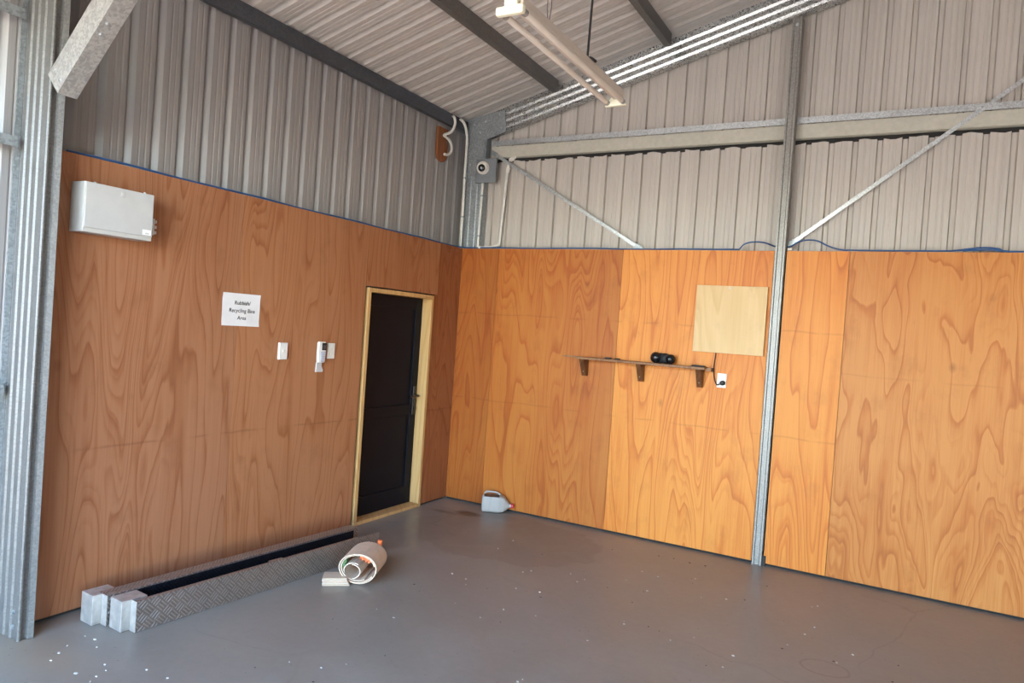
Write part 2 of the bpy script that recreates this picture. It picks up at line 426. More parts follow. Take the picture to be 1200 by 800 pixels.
# back wall: lower sheets stop under the girt, upper sheets carry on to the rake
bp = rib_profile(LX-.05, W+.17, 3.0-.134, steep=True)
wb = structure(cladding('wall_back', 'clad_back', lambda u, dd, z: (u, BY+dd, z), bp, full,
     lambda u: 3.240+.005*math.sin(u*19)+.004*math.sin(u*47), (0, BY, 0)))
structure(cladding('wall_back_gable', 'clad_back', lambda u, dd, z: (u, BY+.018+dd, z), bp, lambda u: 3.20, lambda u: roof_z(u)-.004, (0, BY, 0)))
structure(cladding('wall_right', 'clad_back', lambda u, dd, z: (W+.14+dd, u, z), rib_profile(FRONT-.02, .19, 0), full, lambda u: roof_z(W+.14)-.005, (W, 0, 0)))
fx = [LX-.05]+[v for q_ in ADDED_DOORWAYS for v in q_[:2]]+[W+.17]
for k in range(len(fx)-1):
    zb = ADDED_DOORWAYS[k//2][2] if k % 2 else .004
    nm = ('wall_front_left', 'wall_front_header', 'wall_front_middle', 'wall_front_header', 'wall_front_right')[k]
    structure(cladding(nm, 'clad_back', lambda u, dd, z: (u, FRONT-dd, z), rib_profile(fx[k]+.001, fx[k+1]-.001, 3.0-.134), lambda u: zb, lambda u: roof_z(u)-.004, (0, FRONT, 0)))
# roof: one sheet run each side of the ridge, ribs running up the slope
b = MB(); rp = rib_profile(FRONT-.05, .175, -.562-.134, .1525)
for xa, xb in ((-.20, RX), (RX, W+.20)):
    prev = None
    for u, dd in rp:
        a = b.bm.verts.new((xa, u, roof_z(xa)+dd)); c = b.bm.verts.new((xb, u, roof_z(xb)+dd))
        if prev: b.bm.faces.new((prev[0], a, c, prev[1]))
        prev = (a, c)
o = structure(b.build('ceiling', 'roof', None, (0, 0, ROOF0)))
m = o.modifiers.new('sheet', 'SOLIDIFY'); m.thickness = .0012; m.offset = 0

# plywood lining, every sheet its own piece
def sheet(parent, mat, boxes, org, tint, name='plywood_sheet'):
    b = MB()
    for q_ in boxes: b.box(*q_)
    for v in b.bm.verts: v.co -= Vector(org)
    me = bpy.data.meshes.new(name); b.bm.to_mesh(me); b.bm.free(); me.materials.append(M[mat])
    o = bpy.data.objects.new(name, me); C.objects.link(o); o.parent = parent
    o.location = Vector(org)-Vector(parent.location); o.color = (*tint, 1)
    return o
g = .0015; TH = .018; BOT = .019
DY0, DY1, DZ = -1.326, -.410, 1.925          # door opening in the lining
H = 2.396
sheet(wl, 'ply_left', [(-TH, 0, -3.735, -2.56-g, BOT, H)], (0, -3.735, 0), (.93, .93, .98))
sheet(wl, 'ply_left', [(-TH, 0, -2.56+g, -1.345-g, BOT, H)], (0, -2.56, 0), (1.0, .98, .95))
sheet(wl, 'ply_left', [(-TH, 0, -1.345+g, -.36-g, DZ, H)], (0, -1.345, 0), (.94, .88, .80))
sheet(wl, 'ply_left', [(-TH, 0, DY1, -.36-g, BOT, DZ-.001), (-TH, 0, -.36+g, -.001, BOT, H)], (0, -.36, 0), (.74, .60, .50))  # redder piece; its tint also carries the dimmer corner light
sheet(wb, 'ply_back', [(0, .400-g, 0, TH, BOT, H)], (0, 0, 0), (.52, .42, .40))  # browner sheet; the tint also holds the light falloff towards the corner
sheet(wb, 'ply_back', [(.400+g, 1.618-g, 0, TH, BOT, H)], (.4, 0, 0), (.66, .585, .57))  # browner sheet, with some of the corner falloff put into the tint
sheet(wb, 'ply_back', [(1.618+g, 2.836-g, 0, TH, BOT, H)], (1.618, 0, 0), (1.0, 1.0, 1.0))
sheet(wb, 'ply_back', [(2.922+g, 3.356-g, 0, TH, BOT, H)], (2.9, 0, 0), (1.0, 1.0, 1.0))
sheet(wb, 'ply_knotty', [(3.356+g, 4.574-g, 0, TH, BOT, H)], (3.356, 0, 0), (.92, .95, 1.0))
for k in range(4):
    x0 = 4.574+k*1.1
    sheet(wb, 'ply_back', [(x0+g, x0+1.1-g, 0, TH, BOT, H)], (x0, 0, 0), (.95, .95, .95))
# dark strips standing in for the shade in the gap under the lining
b = MB(); b.box(-.05, -.020, -3.73, DY0-.01, 0, .10); b.box(-.05, -.020, DY1+.01, -.02, 0, .10); structure(b.build('gap_shade_left', 'black_gap', None, (0, -2, 0)))
b = MB(); b.box(.001, W, .020, .05, 0, .10); structure(b.build('gap_shade_back', 'black_gap', None, (0, 0, 0)))

# ------------------------------------------------------------------ door in the left lining
door = structure(bpy.data.objects.new('door_1', None)); C.objects.link(door); door.location = (-.06, -.87, 0); ORG[door.name] = door.location.copy()
JD = -.105                                            # depth of the timber reveal
b = MB(); b.box(JD, .006, DY0+.012, DY0+.048, .028, DZ-.012); b.build('door_jamb', 'pine', door, bevel=.002)
b = MB(); b.box(JD, .006, DY1-.042, DY1-.010, .028, DZ-.012); b.build('door_jamb', 'pine', door, bevel=.002)
b = MB(); b.box(JD, .006, DY0+.049, DY1-.043, DZ-.046, DZ-.012); b.build('door_head', 'pine', door, bevel=.002)
b = MB(); b.box(JD, .010, DY0+.012, DY1-.010, .001, .027); b.build('door_sill', 'pine', door, bevel=.002)
y0, y1, z0, z1 = DY0+.050, DY1-.044, .030, DZ-.048
lx0, lx1 = -.135, -.090
b = MB(); fw = .085                                   # leaf: stiles, rails and two sunk panels
b.box(lx0, lx1, y0, y0+fw, z0, z1); b.box(lx0, lx1, y1-fw, y1, z0, z1)
for za, zb in ((z0, z0+.16), (.835, .925), (z1-.10, z1)): b.box(lx0, lx1, y0+fw, y1-fw, za, zb)
leaf = b.build('door_leaf', 'door', door, bevel=.0025)
for za, zb in ((z0+.16, .835), (.925, z1-.10)):
    b = MB(); b.box(lx0+.012, lx1-.016, y0+fw-.004, y1-fw+.004, za-.004, zb+.004); b.build('door_panel', 'door', leaf)
b = MB(); b.box(lx1, lx1+.010, y1-.064, y1-.026, .83, 1.09); b.build('lock_plate', 'black', leaf, bevel=.003)
b = MB(); b.cyl((lx1+.01, y1-.045, 1.005), (lx1+.055, y1-.045, 1.005), .011); b.tube(smooth_path([(lx1+.052, y1-.04, 1.005), (lx1+.056, y1-.07, 1.006), (lx1+.055, y1-.12, 1.004), (lx1+.050, y1-.165, 1.0)]), .0095)
b.build('door_handle', 'black', leaf, smooth=True)
b = MB(); b.cyl((lx1+.01, y1-.045, .89), (lx1+.022, y1-.045, .89), .013); b.build('keyhole', 'black', leaf)
# dark sheet behind the leaf edge, added so the gap reads as black shade
b = MB(); b.box(-.139, -.136, DY0+.012, DY1-.010, .0, DZ); b.build('door_gap_shade', 'black_gap', door)

# ------------------------------------------------------------------ steel frame
def column_bolts(root, pts, axis):
    for p in pts: bolt_head(p, axis).build('bolt', 'galv', root)

# near left column: web towards the camera, stiffening ridges, folded edge
M['galv_col'] = galvanised('weathered_galvanised_steel', (.170, .165, .155), .45, 130, .35)
M['galv_post'] = galvanised('grey_galvanised_steel', (.30, .285, .26), .42, 130, .35)
M['galv_brace'] = galvanised('bright_galvanised_steel', (.37, .355, .335), .42, 90, .35)
col = thing('steel_column', 'tall galvanised steel column with ridged web at the left edge, below the knee brace', 'column', (.03, -3.80, 0))
cb = MB(); pr = [(-.09, 0)]
for r in (-.052, .005, .062): pr += [(r-.012, 0), (r-.004, -.007), (r+.004, -.007), (r+.012, 0)]
pr += [(.105, 0), (.112, -.006), (.136, -.006), (.141, 0), (.141, .008), (.126, .012), (.126, .036), (.140, .040), (.150, .062), (.144, .066), (.120, .045), (.118, .04), (.118, .01), (.09, .006), (-.09, .006)]
cb.prism([(x, -3.832+y, 0.002) for x, y in pr], (0, 0, roof_z(.03)-.05)); cb.build('column_section', 'galv_col', col)
cb = MB(); cb.box(-.095, -.089, -3.832, -3.745, 0.002, 3.55); cb.build('column_flange', 'galv_dull', col)
for z in (.06, .13): bolt_head((.085, -3.832, z), (0, -1, 0), .008).build('bolt', 'galv_dull', col)
# bright folded cover strip running beside the web (bluish trim)
b = MB(); b.prism([(-.105, -3.86, .01), (-.095, -3.86, .01), (-.095, -3.835, .01), (-.105, -3.835, .01)], (0, 0, 3.2)); b.build('cover_strip', 'galv_dull', col)

# knee brace
kb = thing('knee_brace', 'sloping galvanised knee brace rising right from the left column towards the roof', 'brace', (.15, -3.85, 2.62))
ax = Vector((.735, 0, .678)).normalized(); sd = Vector((-ax.z, 0, ax.x))
p0 = Vector((.212, -3.862, 2.648)); L = 1.55
pts = [(-.066, 0), (.066, 0), (.066, .088), (.048, .088), (.048, .084), (.062, .084), (.062, .004), (-.062, .004), (-.062, .084), (-.048, .084), (-.048, .088), (-.066, .088)]
b = MB(); b.prism([p0+sd*a+Vector((0, c, 0)) for a, c in pts], ax*L); b.build('brace_section', 'galv_brace', kb)
for k in (.24, .30):
    pp = p0+ax*(k+.12)-sd*.066+Vector((0, .03, 0)); bolt_head(pp, -sd, .007, .006).build('bolt', 'galv', kb)
for a, c in ((-.03, .05), (.03, .05)):
    pp = p0+sd*a+ax*c; bolt_head(pp, (0, -1, 0), .008, .006).build('bolt', 'galv', kb)

M['galv_rafter'] = galvanised('spangled_galvanised_steel', (.50, .50, .48), .30, 120, .85)
def rafter(name, label, y, web_to, mat='galv'):
    r = thing(name, label, 'rafter', (0, y, ROOF0-.2), )
    for x0, x1 in ((-.06, RX), (W+.06, RX)):
        def zz(x): return ROOF0+SL*(x if x <= RX else 2*RX-x)-.012
        dx = Vector((x1-x0, 0, zz(x1)-zz(x0))); ux = dx.normalized(); up = Vector((0, 0, 1))
        ww = .222; c0 = Vector((x0, y, zz(x0)-ww/2)); c1 = c0+dx
        b = c_section(c0, c1, (0, web_to, 0), up, ww, .075, ribs=(-.31, -.02, .27), rib_h=.010, rib_w=.007, rib_lo=.0245)
        b.build('rafter_section', 'galv_rafter', r)
    return r
rf = rafter('steel_rafter', 'ridged galvanised end rafter climbing along the top of the back wall', .045, -1)
rafter('steel_rafter', 'galvanised inner rafter above the knee brace at the top left', -3.80, -1)

# corner column and haunch plate
cc = thing('corner_column', 'grey galvanised corner column standing above the plywood where the two walls meet', 'column', (.06, .06, 0))
c_section((.055, .050, 0.001), (.055, .050, 3.56), (0, -1, 0), (1, 0, 0), .205, .075, ribs=(-.22, .12, .33)).build('column_section', 'galv_dull', cc)
hp = thing('gusset_plate', 'flat steel gusset plate bolted over the corner column and the end rafter', 'plate', (.1, .040, 3.3))
b = MB(); b.prism([(x, .030, z) for x, z in ((-.072, 3.635), (.345, 3.700), (.372, 3.492), (.150, 3.425), (.135, 3.10), (-.055, 3.10))], (0, .006, 0)); b.build('plate', 'galv_dull', hp, bevel=.001)
for x, z in ((.02, 3.58), (.14, 3.60), (.29, 3.66), (.09, 3.50), (.18, 3.47), (.32, 3.53), (.0, 3.2), (.09, 3.2)):
    bolt_head((x, .030, z), (0, -1, 0), .007, .006).build('bolt', 'galv', hp)

# mullion post in front of the back wall
pm = thing('steel_post', 'full-height galvanised C-channel post dividing the orange back wall', 'post', (2.88, .02, 0))
px0, px1, yf = 2.842, 2.911, -.028
pr = [(px0, yf), (px0+.012, yf), (px0+.018, yf+.010), (px1-.020, yf+.010), (px1-.014, yf), (px1, yf), (px1, yf+.016), (px1-.004, yf+.016),
      (px1-.004, yf+.05), (px1, yf+.05), (px1, .088), (px0, .088)]
b = MB(); b.prism([(x, y, .001) for x, y in pr], (0, 0, 4.155)); b.build('post_section', 'galv_post', pm)
b = MB(); b.box(2.905, 2.938, -.012, -.0005, .001, .075); b.build('base_angle', 'black_matt', pm, bevel=.002)
bolt_head((2.875, yf+.010, 4.10), (0, -1, 0), .008).build('bolt', 'galv', pm)

# girt and cream beam across the back wall
gt = thing('steel_girt', 'slim galvanised girt strip crossing the upper back wall above a cream beam', 'girt', (4.4, .09, 3.38))
b = MB(); b.prism([(.19, y, z) for y, z in ((.088, 3.428), (.088, 3.380), (.091, 3.380), (.091, 3.424), (.150, 3.424), (.150, 3.428))], (W-.2, 0, 0)); b.build('girt_section', 'galv', gt)
for x in (1.2, 2.79, 2.99, 4.1): bolt_head((x, .088, 3.402), (0, -1, 0), .005, .004).build('screw', 'galv_dull', gt)
cbm = thing('cream_beam', 'cream painted steel beam running under the galvanised girt along the back wall', 'beam', (4.4, .12, 3.3))
b = MB(); b.prism([(.19, y, z) for y, z in ((.100, 3.376), (.104, 3.272), (.130, 3.266), (.150, 3.266), (.150, 3.376))], (W-.2, 0, 0)); b.build('beam_section', 'cream', cbm)
gd = MB(); gd.box(.19, W-.02, .142, .1505, 3.232, 3.265); gd.build('shadow_gap_strip', 'black_gap', cbm)  # black strip standing in for the shadow under the beam

def strap(label, a, bb):
    a, bb = Vector(a), Vector(bb); u = (bb-a).normalized(); v = Vector((-u.z, 0, u.x))
    t = thing('brace_strap', label, 'strap', a, 'diagonal brace straps on the back wall')
    m_ = MB(); m_.obox((a+bb)/2, u, v, (0, 1, 0), (bb-a).length/2, .0145, .0012); m_.build('strap_band', 'galv', t)
    e = MB(); e.obox(bb-u*.03, u, v, (0, 1, 0), .035, .02, .003); e.build('end_tab', 'galv_dull', t)
    e = MB(); e.obox(a+u*.03, u, v, (0, 1, 0), .035, .02, .003); e.build('end_tab', 'galv_dull', t)
strap('thin steel brace strap sloping down to the right from the corner column', (.195, .084, 3.325), (1.745, .084, 2.412))
strap('thin steel brace strap rising to the right from the full-height post', (2.912, .0945, 2.446), (5.08, .0945, 4.17))

# purlins
ep = thing('eave_purlin', 'dark steel eave purlin along the top of the left wall', 'purlin', (-.07, -2, 3.58))
c_section((-.055, FRONT, 3.556), (-.055, .10, 3.556), (1, 0, 0), (0, 0, 1), .104, .045).build('purlin_section', 'galv_dark', ep)
plab = ['lower dark roof purlin, nearest the left wall, running left of the hanging light', 'second roof purlin running to the end rafter right of the hanging light',
        'third roof purlin, meeting the end rafter above the full-height post']
def purlin(x, label):
    z = roof_z(x)-.004
    t = thing('roof_purlin', label, 'purlin', (x, -2, z), 'roof purlins')
    n = Vector((SL if x > RX else -SL, 0, 1)).normalized(); s_ = Vector((n.z, 0, -n.x))
    c0 = Vector((x, FRONT, z))-n*.052
    c_section(c0, c0+Vector((0, -.035-FRONT, 0)), (1, 0, 0), (0, 0, 1), .100, .055).build('purlin_section', 'purlin', t)
for x, lb in zip((.90, 1.90, 2.86), plab): purlin(x, lb)
# short girts on the near bay left of the column
for i, (z, lb) in enumerate(((3.005, 'short bluish girt at the very top left, left of the near column'), (2.393, 'short bluish girt beside the near column, level with the plywood top'), (1.195, 'short bluish girt low beside the near column, nearest the floor'))):
    t = thing('wall_girt', lb, 'girt', (-.07, -4.05, z), 'short girts left of the near column')
    b = MB(); b.prism([(x, FRONT+.02, z+dz) for x, dz in ((-.052, -.024), (-.048, -.024), (-.048, .026), (-.138, .026), (-.138, .022), (-.052, .022))], (0, -3.866-FRONT-.02, 0)); b.build('girt_section', 'galv_dull', t)
# ------------------------------------------------------------------ hanging twin fluorescent light
LXc, LZ, LY0, LY1 = 2.205, 3.0, -3.105, -1.845
fl = thing('fluorescent_light', 'cream twin-tube fluorescent batten hanging from the roof, switched off', 'light', (LXc, (LY0+LY1)/2, LZ))
b = MB(); b.prism([(LXc+x, LY0+.02, LZ+z) for x, z in ((-.012, .016), (.034, .016), (.044, .030), (.044, .066), (-.020, .066), (-.020, .030))], (0, LY1-LY0-.04, 0)); b.build('batten_body', 'enamel', fl, bevel=.003)
for x in (-.050, .044):
    b = MB(); b.cyl((LXc+x, LY0+.02, LZ), (LXc+x, LY1-.02, LZ), .0145, 18); tb = b.build('tube', 'tube', fl, smooth=False)
    for yy in (LY0+.02, LY1-.05):
        b = MB(); b.cyl((LXc+x, yy, LZ), (LXc+x, yy+.03, LZ), .0150, 16); b.build('tube_cap', 'galv_dull', tb)
b = MB(); b.box(LXc-.072, LXc+.060, LY0-.012, LY0+.02, LZ-.018, LZ+.02); b.box(LXc-.034, LXc+.030, LY0-.010, LY0+.02, LZ+.02, LZ+.108); b.build('lamp_holder', 'enamel_bright', fl, bevel=.008)
b = MB(); b.prism([(LXc+x, LY1-.02, LZ+z) for x, z in ((-.068, -.018), (.062, -.018), (.012, .05), (-.016, .05))], (0, .022, 0)); b.build('lamp_holder', 'enamel_bright', fl, bevel=.003)
zt = roof_z(LXc+.01)-.002
b = MB(); b.tube(smooth_path([(LXc, -2.30, LZ+.074), (LXc+.004, -2.30, LZ+.3), (LXc+.014, -2.305, LZ+.7), (LXc+.008, -2.30, zt)]), .0065, 8); hc = b.build('hanging_cord', 'black_matt', fl, smooth=True)
b = MB(); b.tube(smooth_path([(LXc-.038, -2.315, LZ+.084), (LXc-.01, -2.30, LZ+.090), (LXc+.015, -2.295, LZ+.095), (LXc+.045, -2.285, LZ+.074)]), .0075, 8); b.build('knot', 'black_matt', hc, smooth=True)
b = MB()
for s_ in (-1, 1): b.tube(smooth_path([(LXc+.02, -2.80, LZ+.067), (LXc+.02+s_*.010, -2.80, LZ+.14), (LXc+.02+s_*.007, -2.80, LZ+.4), (LXc+.02, -2.80, zt)]), .0016, 6)
b.build('hanging_wire', 'galv_dark', fl)

# ------------------------------------------------------------------ switchboard cabinet
sb = thing('switchboard_cabinet', 'white metal switchboard cabinet high on the left plywood wall', 'cabinet', (.06, -3.44, 2.1))
b = MB(); b.box(.001, .118, -3.635, -3.262, 2.000, 2.252); b.build('cabinet_body', 'white_metal', sb, bevel=.003)
b = MB(); b.box(.119, .127, -3.632, -3.265, 2.022, 2.250); dr = b.build('cabinet_door', 'white_metal', sb, bevel=.002)
b = MB(); b.box(.127, .131, -3.452, -3.436, 2.206, 2.228); b.build('latch', 'grey_plastic', dr, bevel=.001)
b = MB(); b.box(.127, .1276, -3.322, -3.272, 2.030, 2.058); lb = b.build('label_sticker', 'label_paper', dr)
b = MB(); b.box(.1276, .1280, -3.306, -3.284, 2.034, 2.042); b.build('print', 'grey_plastic', lb)
for y in (-3.58, -3.31):
    b = MB(); b.cyl((.110, y, 2.250), (.110, y, 2.257), .006, 10); b.build('hinge_pin', 'grey_plastic', sb)
b = MB(); b.cyl((.062, -3.262, 2.085), (.062, -3.238, 2.085), .026, 14); b.box(.036, .088, -3.238, -3.226, 2.040, 2.130); b.build('conduit_gland', 'grey_plastic', sb, bevel=.003)
for k in range(3):
    b = MB(); b.box(.030, .092, -3.226, -3.216, 2.046+k*.030, 2.062+k*.030); b.build('terminal_clip', 'grey_plastic', sb, bevel=.002)

# ------------------------------------------------------------------ paper sign
sg = thing('paper_sign', 'white paper sign with black printed words taped to the left plywood wall', 'sign', (.001, -2.535, 1.66))
b = MB(); nx, nz = 8, 6; grid = []
for i in range(nx+1):
    for j in range(nz+1):
        y = -2.683+.297*i/nx; z = 1.558+.209*j/nz
        grid.append(b.bm.verts.new((.0022+.0012*math.sin(i*1.3+j*.9)+(.004 if (i in (0, nx) and j in (0, nz)) else 0), y, z)))
for i in range(nx):
    for j in range(nz):
        k = i*(nz+1)+j; b.bm.faces.new((grid[k], grid[k+nz+1], grid[k+nz+2], grid[k+1]))
sheet_o = b.build('paper', 'paper', sg)
def text_mesh(name, s_, size, mat, parent, pos, mtx, shear=0.0):
    cu = bpy.data.curves.new('t', 'FONT'); cu.body = s_; cu.size = size; cu.align_x = 'CENTER'; cu.align_y = 'CENTER'; cu.extrude = .0002; cu.shear = shear
    tmp = bpy.data.objects.new('t', cu); C.objects.link(tmp); bpy.context.view_layer.update()
    me = bpy.data.meshes.new_from_object(tmp.evaluated_get(bpy.context.evaluated_depsgraph_get()))
    bpy.data.objects.remove(tmp); bpy.data.curves.remove(cu); me.name = name
    me.transform(mtx.to_4x4()); me.transform(Matrix.Translation(Vector(pos)-ORG[parent.name]))
    me.materials.clear(); me.materials.append(M[mat])
    o = bpy.data.objects.new(name, me); C.objects.link(o); o.parent = parent; ORG[o.name] = ORG[parent.name]; return o
MX = Matrix(((0, 0, 1), (1, 0, 0), (0, 1, 0)))       # text x -> +y, text y -> +z, normal -> +x
for s_, z in (('Rubbish/', 1.705), ('Recycling Bins', 1.656), ('Area', 1.610)):
    text_mesh('printed_text', s_, .036, 'ink', sg, (.0048, -2.530, z), MX, .08)

# ------------------------------------------------------------------ switches and remote on the left wall
def switch_plate(label, y, z, double):
    t = thing('wall_switch', label, 'switch', (.001, y, z), 'switch plates on the left wall')
    b = MB(); b.box(.001, .020 if not double else .012, y-.037, y+.037, z-.058, z+.058); b.build('face_plate', 'white_plastic', t, bevel=.004)
    fx = .020 if not double else .012
    for zz in ((0,) if not double else (-.024, .022)):
        b = MB(); b.prism([(fx, y-.008, z+zz-.012), (fx+.006, y-.008, z+zz+.010), (fx, y-.008, z+zz+.012)], (0, .016, 0)); b.build('rocker', 'white_plastic', t)
switch_plate('single white switch plate on the left wall, between paper sign and remote holder', -2.172, 1.400, False)
switch_plate('double white switch plate right beside the remote handset on the left wall', -1.697, 1.404, True)
rm = thing('remote_handset', 'white remote handset with a dark display held on the left plywood wall', 'remote', (.001, -1.81, 1.4))
y, z = -1.812, 1.39
b = MB(); b.prism([(.012, y+a, z+c) for a, c in ((-.036, -.070), (.030, -.070), (.038, .0), (.038, .070), (.028, .083), (-.030, .083), (-.040, .070), (-.040, -.04))], (.022, 0, 0)); body = b.build('handset_body', 'white_plastic', rm, bevel=.006)
b = MB(); b.box(.034, .037, y-.008, y+.036, z+.020, z+.074); b.build('display', 'black', body, bevel=.002)
b = MB(); b.box(.037, .0378, y-.001, y+.028, z+.028, z+.062); b.build('glass', 'screen', body)
b = MB(); b.prism([(.034, y+a, z+c) for a, c in ((-.012, -.066), (.020, -.066), (.032, .012), (-.016, .012))], (.003, 0, 0)); kp = b.build('keypad', 'blue_grey_plastic', body, bevel=.001)
for k in range(4):
    for j in range(2):
        b = MB(); b.box(.037, .0392, y-.006+j*.017, y+.005+j*.017, z-.056+k*.017, z-.047+k*.017); b.build('key', 'grey_plastic', kp)
b = MB(); b.prism([(.001, y+a, z+c) for a, c in ((-.030, -.070), (.026, -.070), (.022, -.098), (.042, -.128), (.036, -.142), (-.034, -.142), (-.030, -.10))], (.012, 0, 0)); b.build('cradle', 'grey_plastic', rm, bevel=.003)

# ------------------------------------------------------------------ back wall fittings
bd = thing('plywood_board', 'square pale new plywood board fixed on the back wall beside the post', 'board', (2.54, -.02, 1.6))
b = MB(); b.prism([(2.272, -.034, 2.116), (2.812, -.034, 2.116), (2.812, -.034, 1.588), (2.272, -.034, 1.588)], (0, .033, 0)); b.build('panel', 'ply_new', bd, bevel=.001)
for x in (2.53,):
    b = MB(); b.cyl((x, -.0345, 2.098), (x, -.0335, 2.098), .006, 8); b.build('screw', 'galv_dull', bd)
sc = thing('power_socket', 'white power outlet on the back wall with a black plug pushed in', 'outlet', (2.513, -.001, 1.372))
b = MB(); b.box(2.477, 2.549, -.012, -.001, 1.317, 1.430); b.build('face_plate', 'white_plastic', sc, bevel=.003)
for x in (2.495, 2.530):
    b = MB(); b.prism([(x-.006, -.012, 1.398), (x-.006, -.017, 1.408), (x-.006, -.012, 1.412)], (.013, 0, 0)); b.build('rocker', 'white_plastic', sc)
b = MB()
for dx, dz, an in ((-.005, .004, .5), (.005, .004, -.5), (0, -.007, 0)): b.obox((2.496+dx, -.0122, 1.358+dz), (math.cos(an), 0, math.sin(an)), (-math.sin(an), 0, math.cos(an)), (0, 1, 0), .0012, .004, .0006)
b.build('pin_slots', 'ink', sc)
pl = thing('plug_and_lead', 'black power cord hanging from the pale board into the outlet', 'cord', (2.46, -.02, 1.45))
b = MB(); b.lathe((2.524, -.012, 1.356), (0, -1, 0), [(0, .017), (.006, .020), (.026, .019), (.034, .013)], 18); b.build('plug', 'black_matt', pl, smooth=False, bevel=.002)
b = MB(); b.tube(smooth_path([(2.452, -.012, 1.60), (2.452, -.014, 1.56), (2.446, -.012, 1.50), (2.446, -.010, 1.44), (2.458, -.014, 1.38), (2.480, -.026, 1.340), (2.505, -.034, 1.346), (2.522, -.036, 1.355)]), .0042, 8); b.build('cable', 'black_matt', pl, smooth=True)

# shelf with three wedge brackets
sh = thing('wall_shelf', 'narrow brown timber shelf on three wedge brackets across the back wall', 'shelf', (1.86, -.07, 1.46))
b = MB(); b.box(1.318, 2.402, -.142, -.001, 1.449, 1.468); b.build('shelf_board', 'shelf', sh, bevel=.0015)
b = MB(); b.box(1.135, 1.317, -.022, -.001, 1.455, 1.468); b.build('wall_cleat', 'shelf', sh)
b = MB(); b.box(2.403, 2.440, -.090, -.001, 1.438, 1.466); b.build('end_cleat', 'shelf', sh)
for x in (1.358, 1.862, 2.350):
    b = MB(); b.prism([(x-.020, -.128, 1.4485), (x-.020, -.001, 1.4485), (x-.020, -.001, 1.305), (x-.020, -.042, 1.305)], (.040, 0, 0)); br = b.build('bracket', 'bracket', sh, bevel=.002)
    b = MB(); b.cyl((x, -.066, 1.345), (x, -.061, 1.345), .004, 8); b.build('screw', 'galv', br)
# black ear-muff like object
em = thing('ear_muffs', 'pair of shiny black ear muffs lying on the narrow shelf', 'ear muffs', (2.06, -.075, 1.469))
b = MB(); b.lathe((1.990, -.075, 1.514), Vector((-.55, -.83, .05)), [(-.040, .018), (-.034, .034), (-.010, .045), (.012, .0445), (.028, .036), (.038, .020), (.041, .006)], 24); b.build('ear_cup', 'black', em, smooth=True)
b = MB(); b.lathe((2.112, -.068, 1.509), Vector((.75, -.60, .05)), [(-.036, .016), (-.030, .031), (-.008, .040), (.010, .039), (.024, .030), (.031, .010)], 24); b.build('ear_cup', 'black', em, smooth=True)
b = MB(); b.lathe((2.03, -.062, 1.512), Vector((-.55, -.83, .05)), [(-.015, .030), (-.008, .042), (.008, .042), (.015, .030)], 22); b.lathe((2.075, -.062, 1.509), Vector((.7, -.7, 0)), [(-.015, .028), (-.008, .039), (.008, .039), (.015, .028)], 22); b.build('cushion', 'black_matt', em, smooth=True)
hb = []
for k in range(13):
    a = PI*k/12; hb.append((2.05-.062*math.cos(a), -.055+.02*math.sin(a), 1.512+.035*math.sin(a)))
b = MB()
for dy in (-.006, 0, .006): b.tube([(p[0], p[1]+dy, p[2]) for p in hb], .006, 8)
b.build('headband', 'black_matt', em, smooth=True)
# flat dark bits left on the shelf
for (x, y, wd, dp, h, lb) in ((1.575, -.070, .055, .03, .012, 'small flat dark offcut on the shelf, left one of two'), (1.655, -.062, .045, .025, .010, 'small flat dark offcut on the shelf, right one of two')):
    t = MB(); t.prism([(x-wd/2, y-dp/2, 1.469), (x+wd/2, y-dp/2, 1.469), (x+wd*.42, y-dp/2, 1.469+h), (x-wd*.3, y-dp/2, 1.469+h)], (.004, dp, 0))
    tag(t.build('timber_offcut', 'black_matt', None, (x, y, 1.469), bevel=.002), lb, 'offcut', 'dark bits on the shelf')
t = MB(); t.prism([(2.285, -.115, 1.469), (2.395, -.105, 1.469), (2.380, -.105, 1.480), (2.300, -.115, 1.483)], (.01, .05, 0))
tag(t.build('black_strap', 'black_matt', None, (2.34, -.09, 1.469), bevel=.003), 'flat black strap lying on the right end of the shelf', 'strap')

# security camera on its backing plate, conduits, timber block with bent conduit
cm = thing('security_camera', 'white round security camera on a square grey plate in the corner', 'camera', (.195, -.01, 3.03))
b = MB(); b.box(.085, .306, .006, .026, 3.018, 3.242); b.box(.14, .20, .0262, .0295, 3.05, 3.2); b.build('backing_plate', 'grey_box', cm, bevel=.002)
axc = Vector((.40, -.89, -.18)).normalized(); c0 = Vector((.168, .004, 3.155))
b = MB(); b.lathe(c0, axc, [(0, .050), (.012, .060), (.034, .060), (.044, .052), (.050, .046)], 28); b.build('dome_base', 'white_plastic', cm, smooth=False, bevel=.002)
c1 = c0+axc*.050+Vector((-.004, 0, -.002))
b = MB(); b.lathe(c1, axc, [(-.010, .038), (.012, .044), (.040, .044), (.046, .038)], 24); b.build('camera_body', 'white_plastic', cm, bevel=.002)
b = MB(); b.lathe(c1+axc*.046, axc, [(-.002, .034), (.002, .034), (.008, .024), (.011, .008)], 24); b.build('lens', 'black', cm, smooth=True)

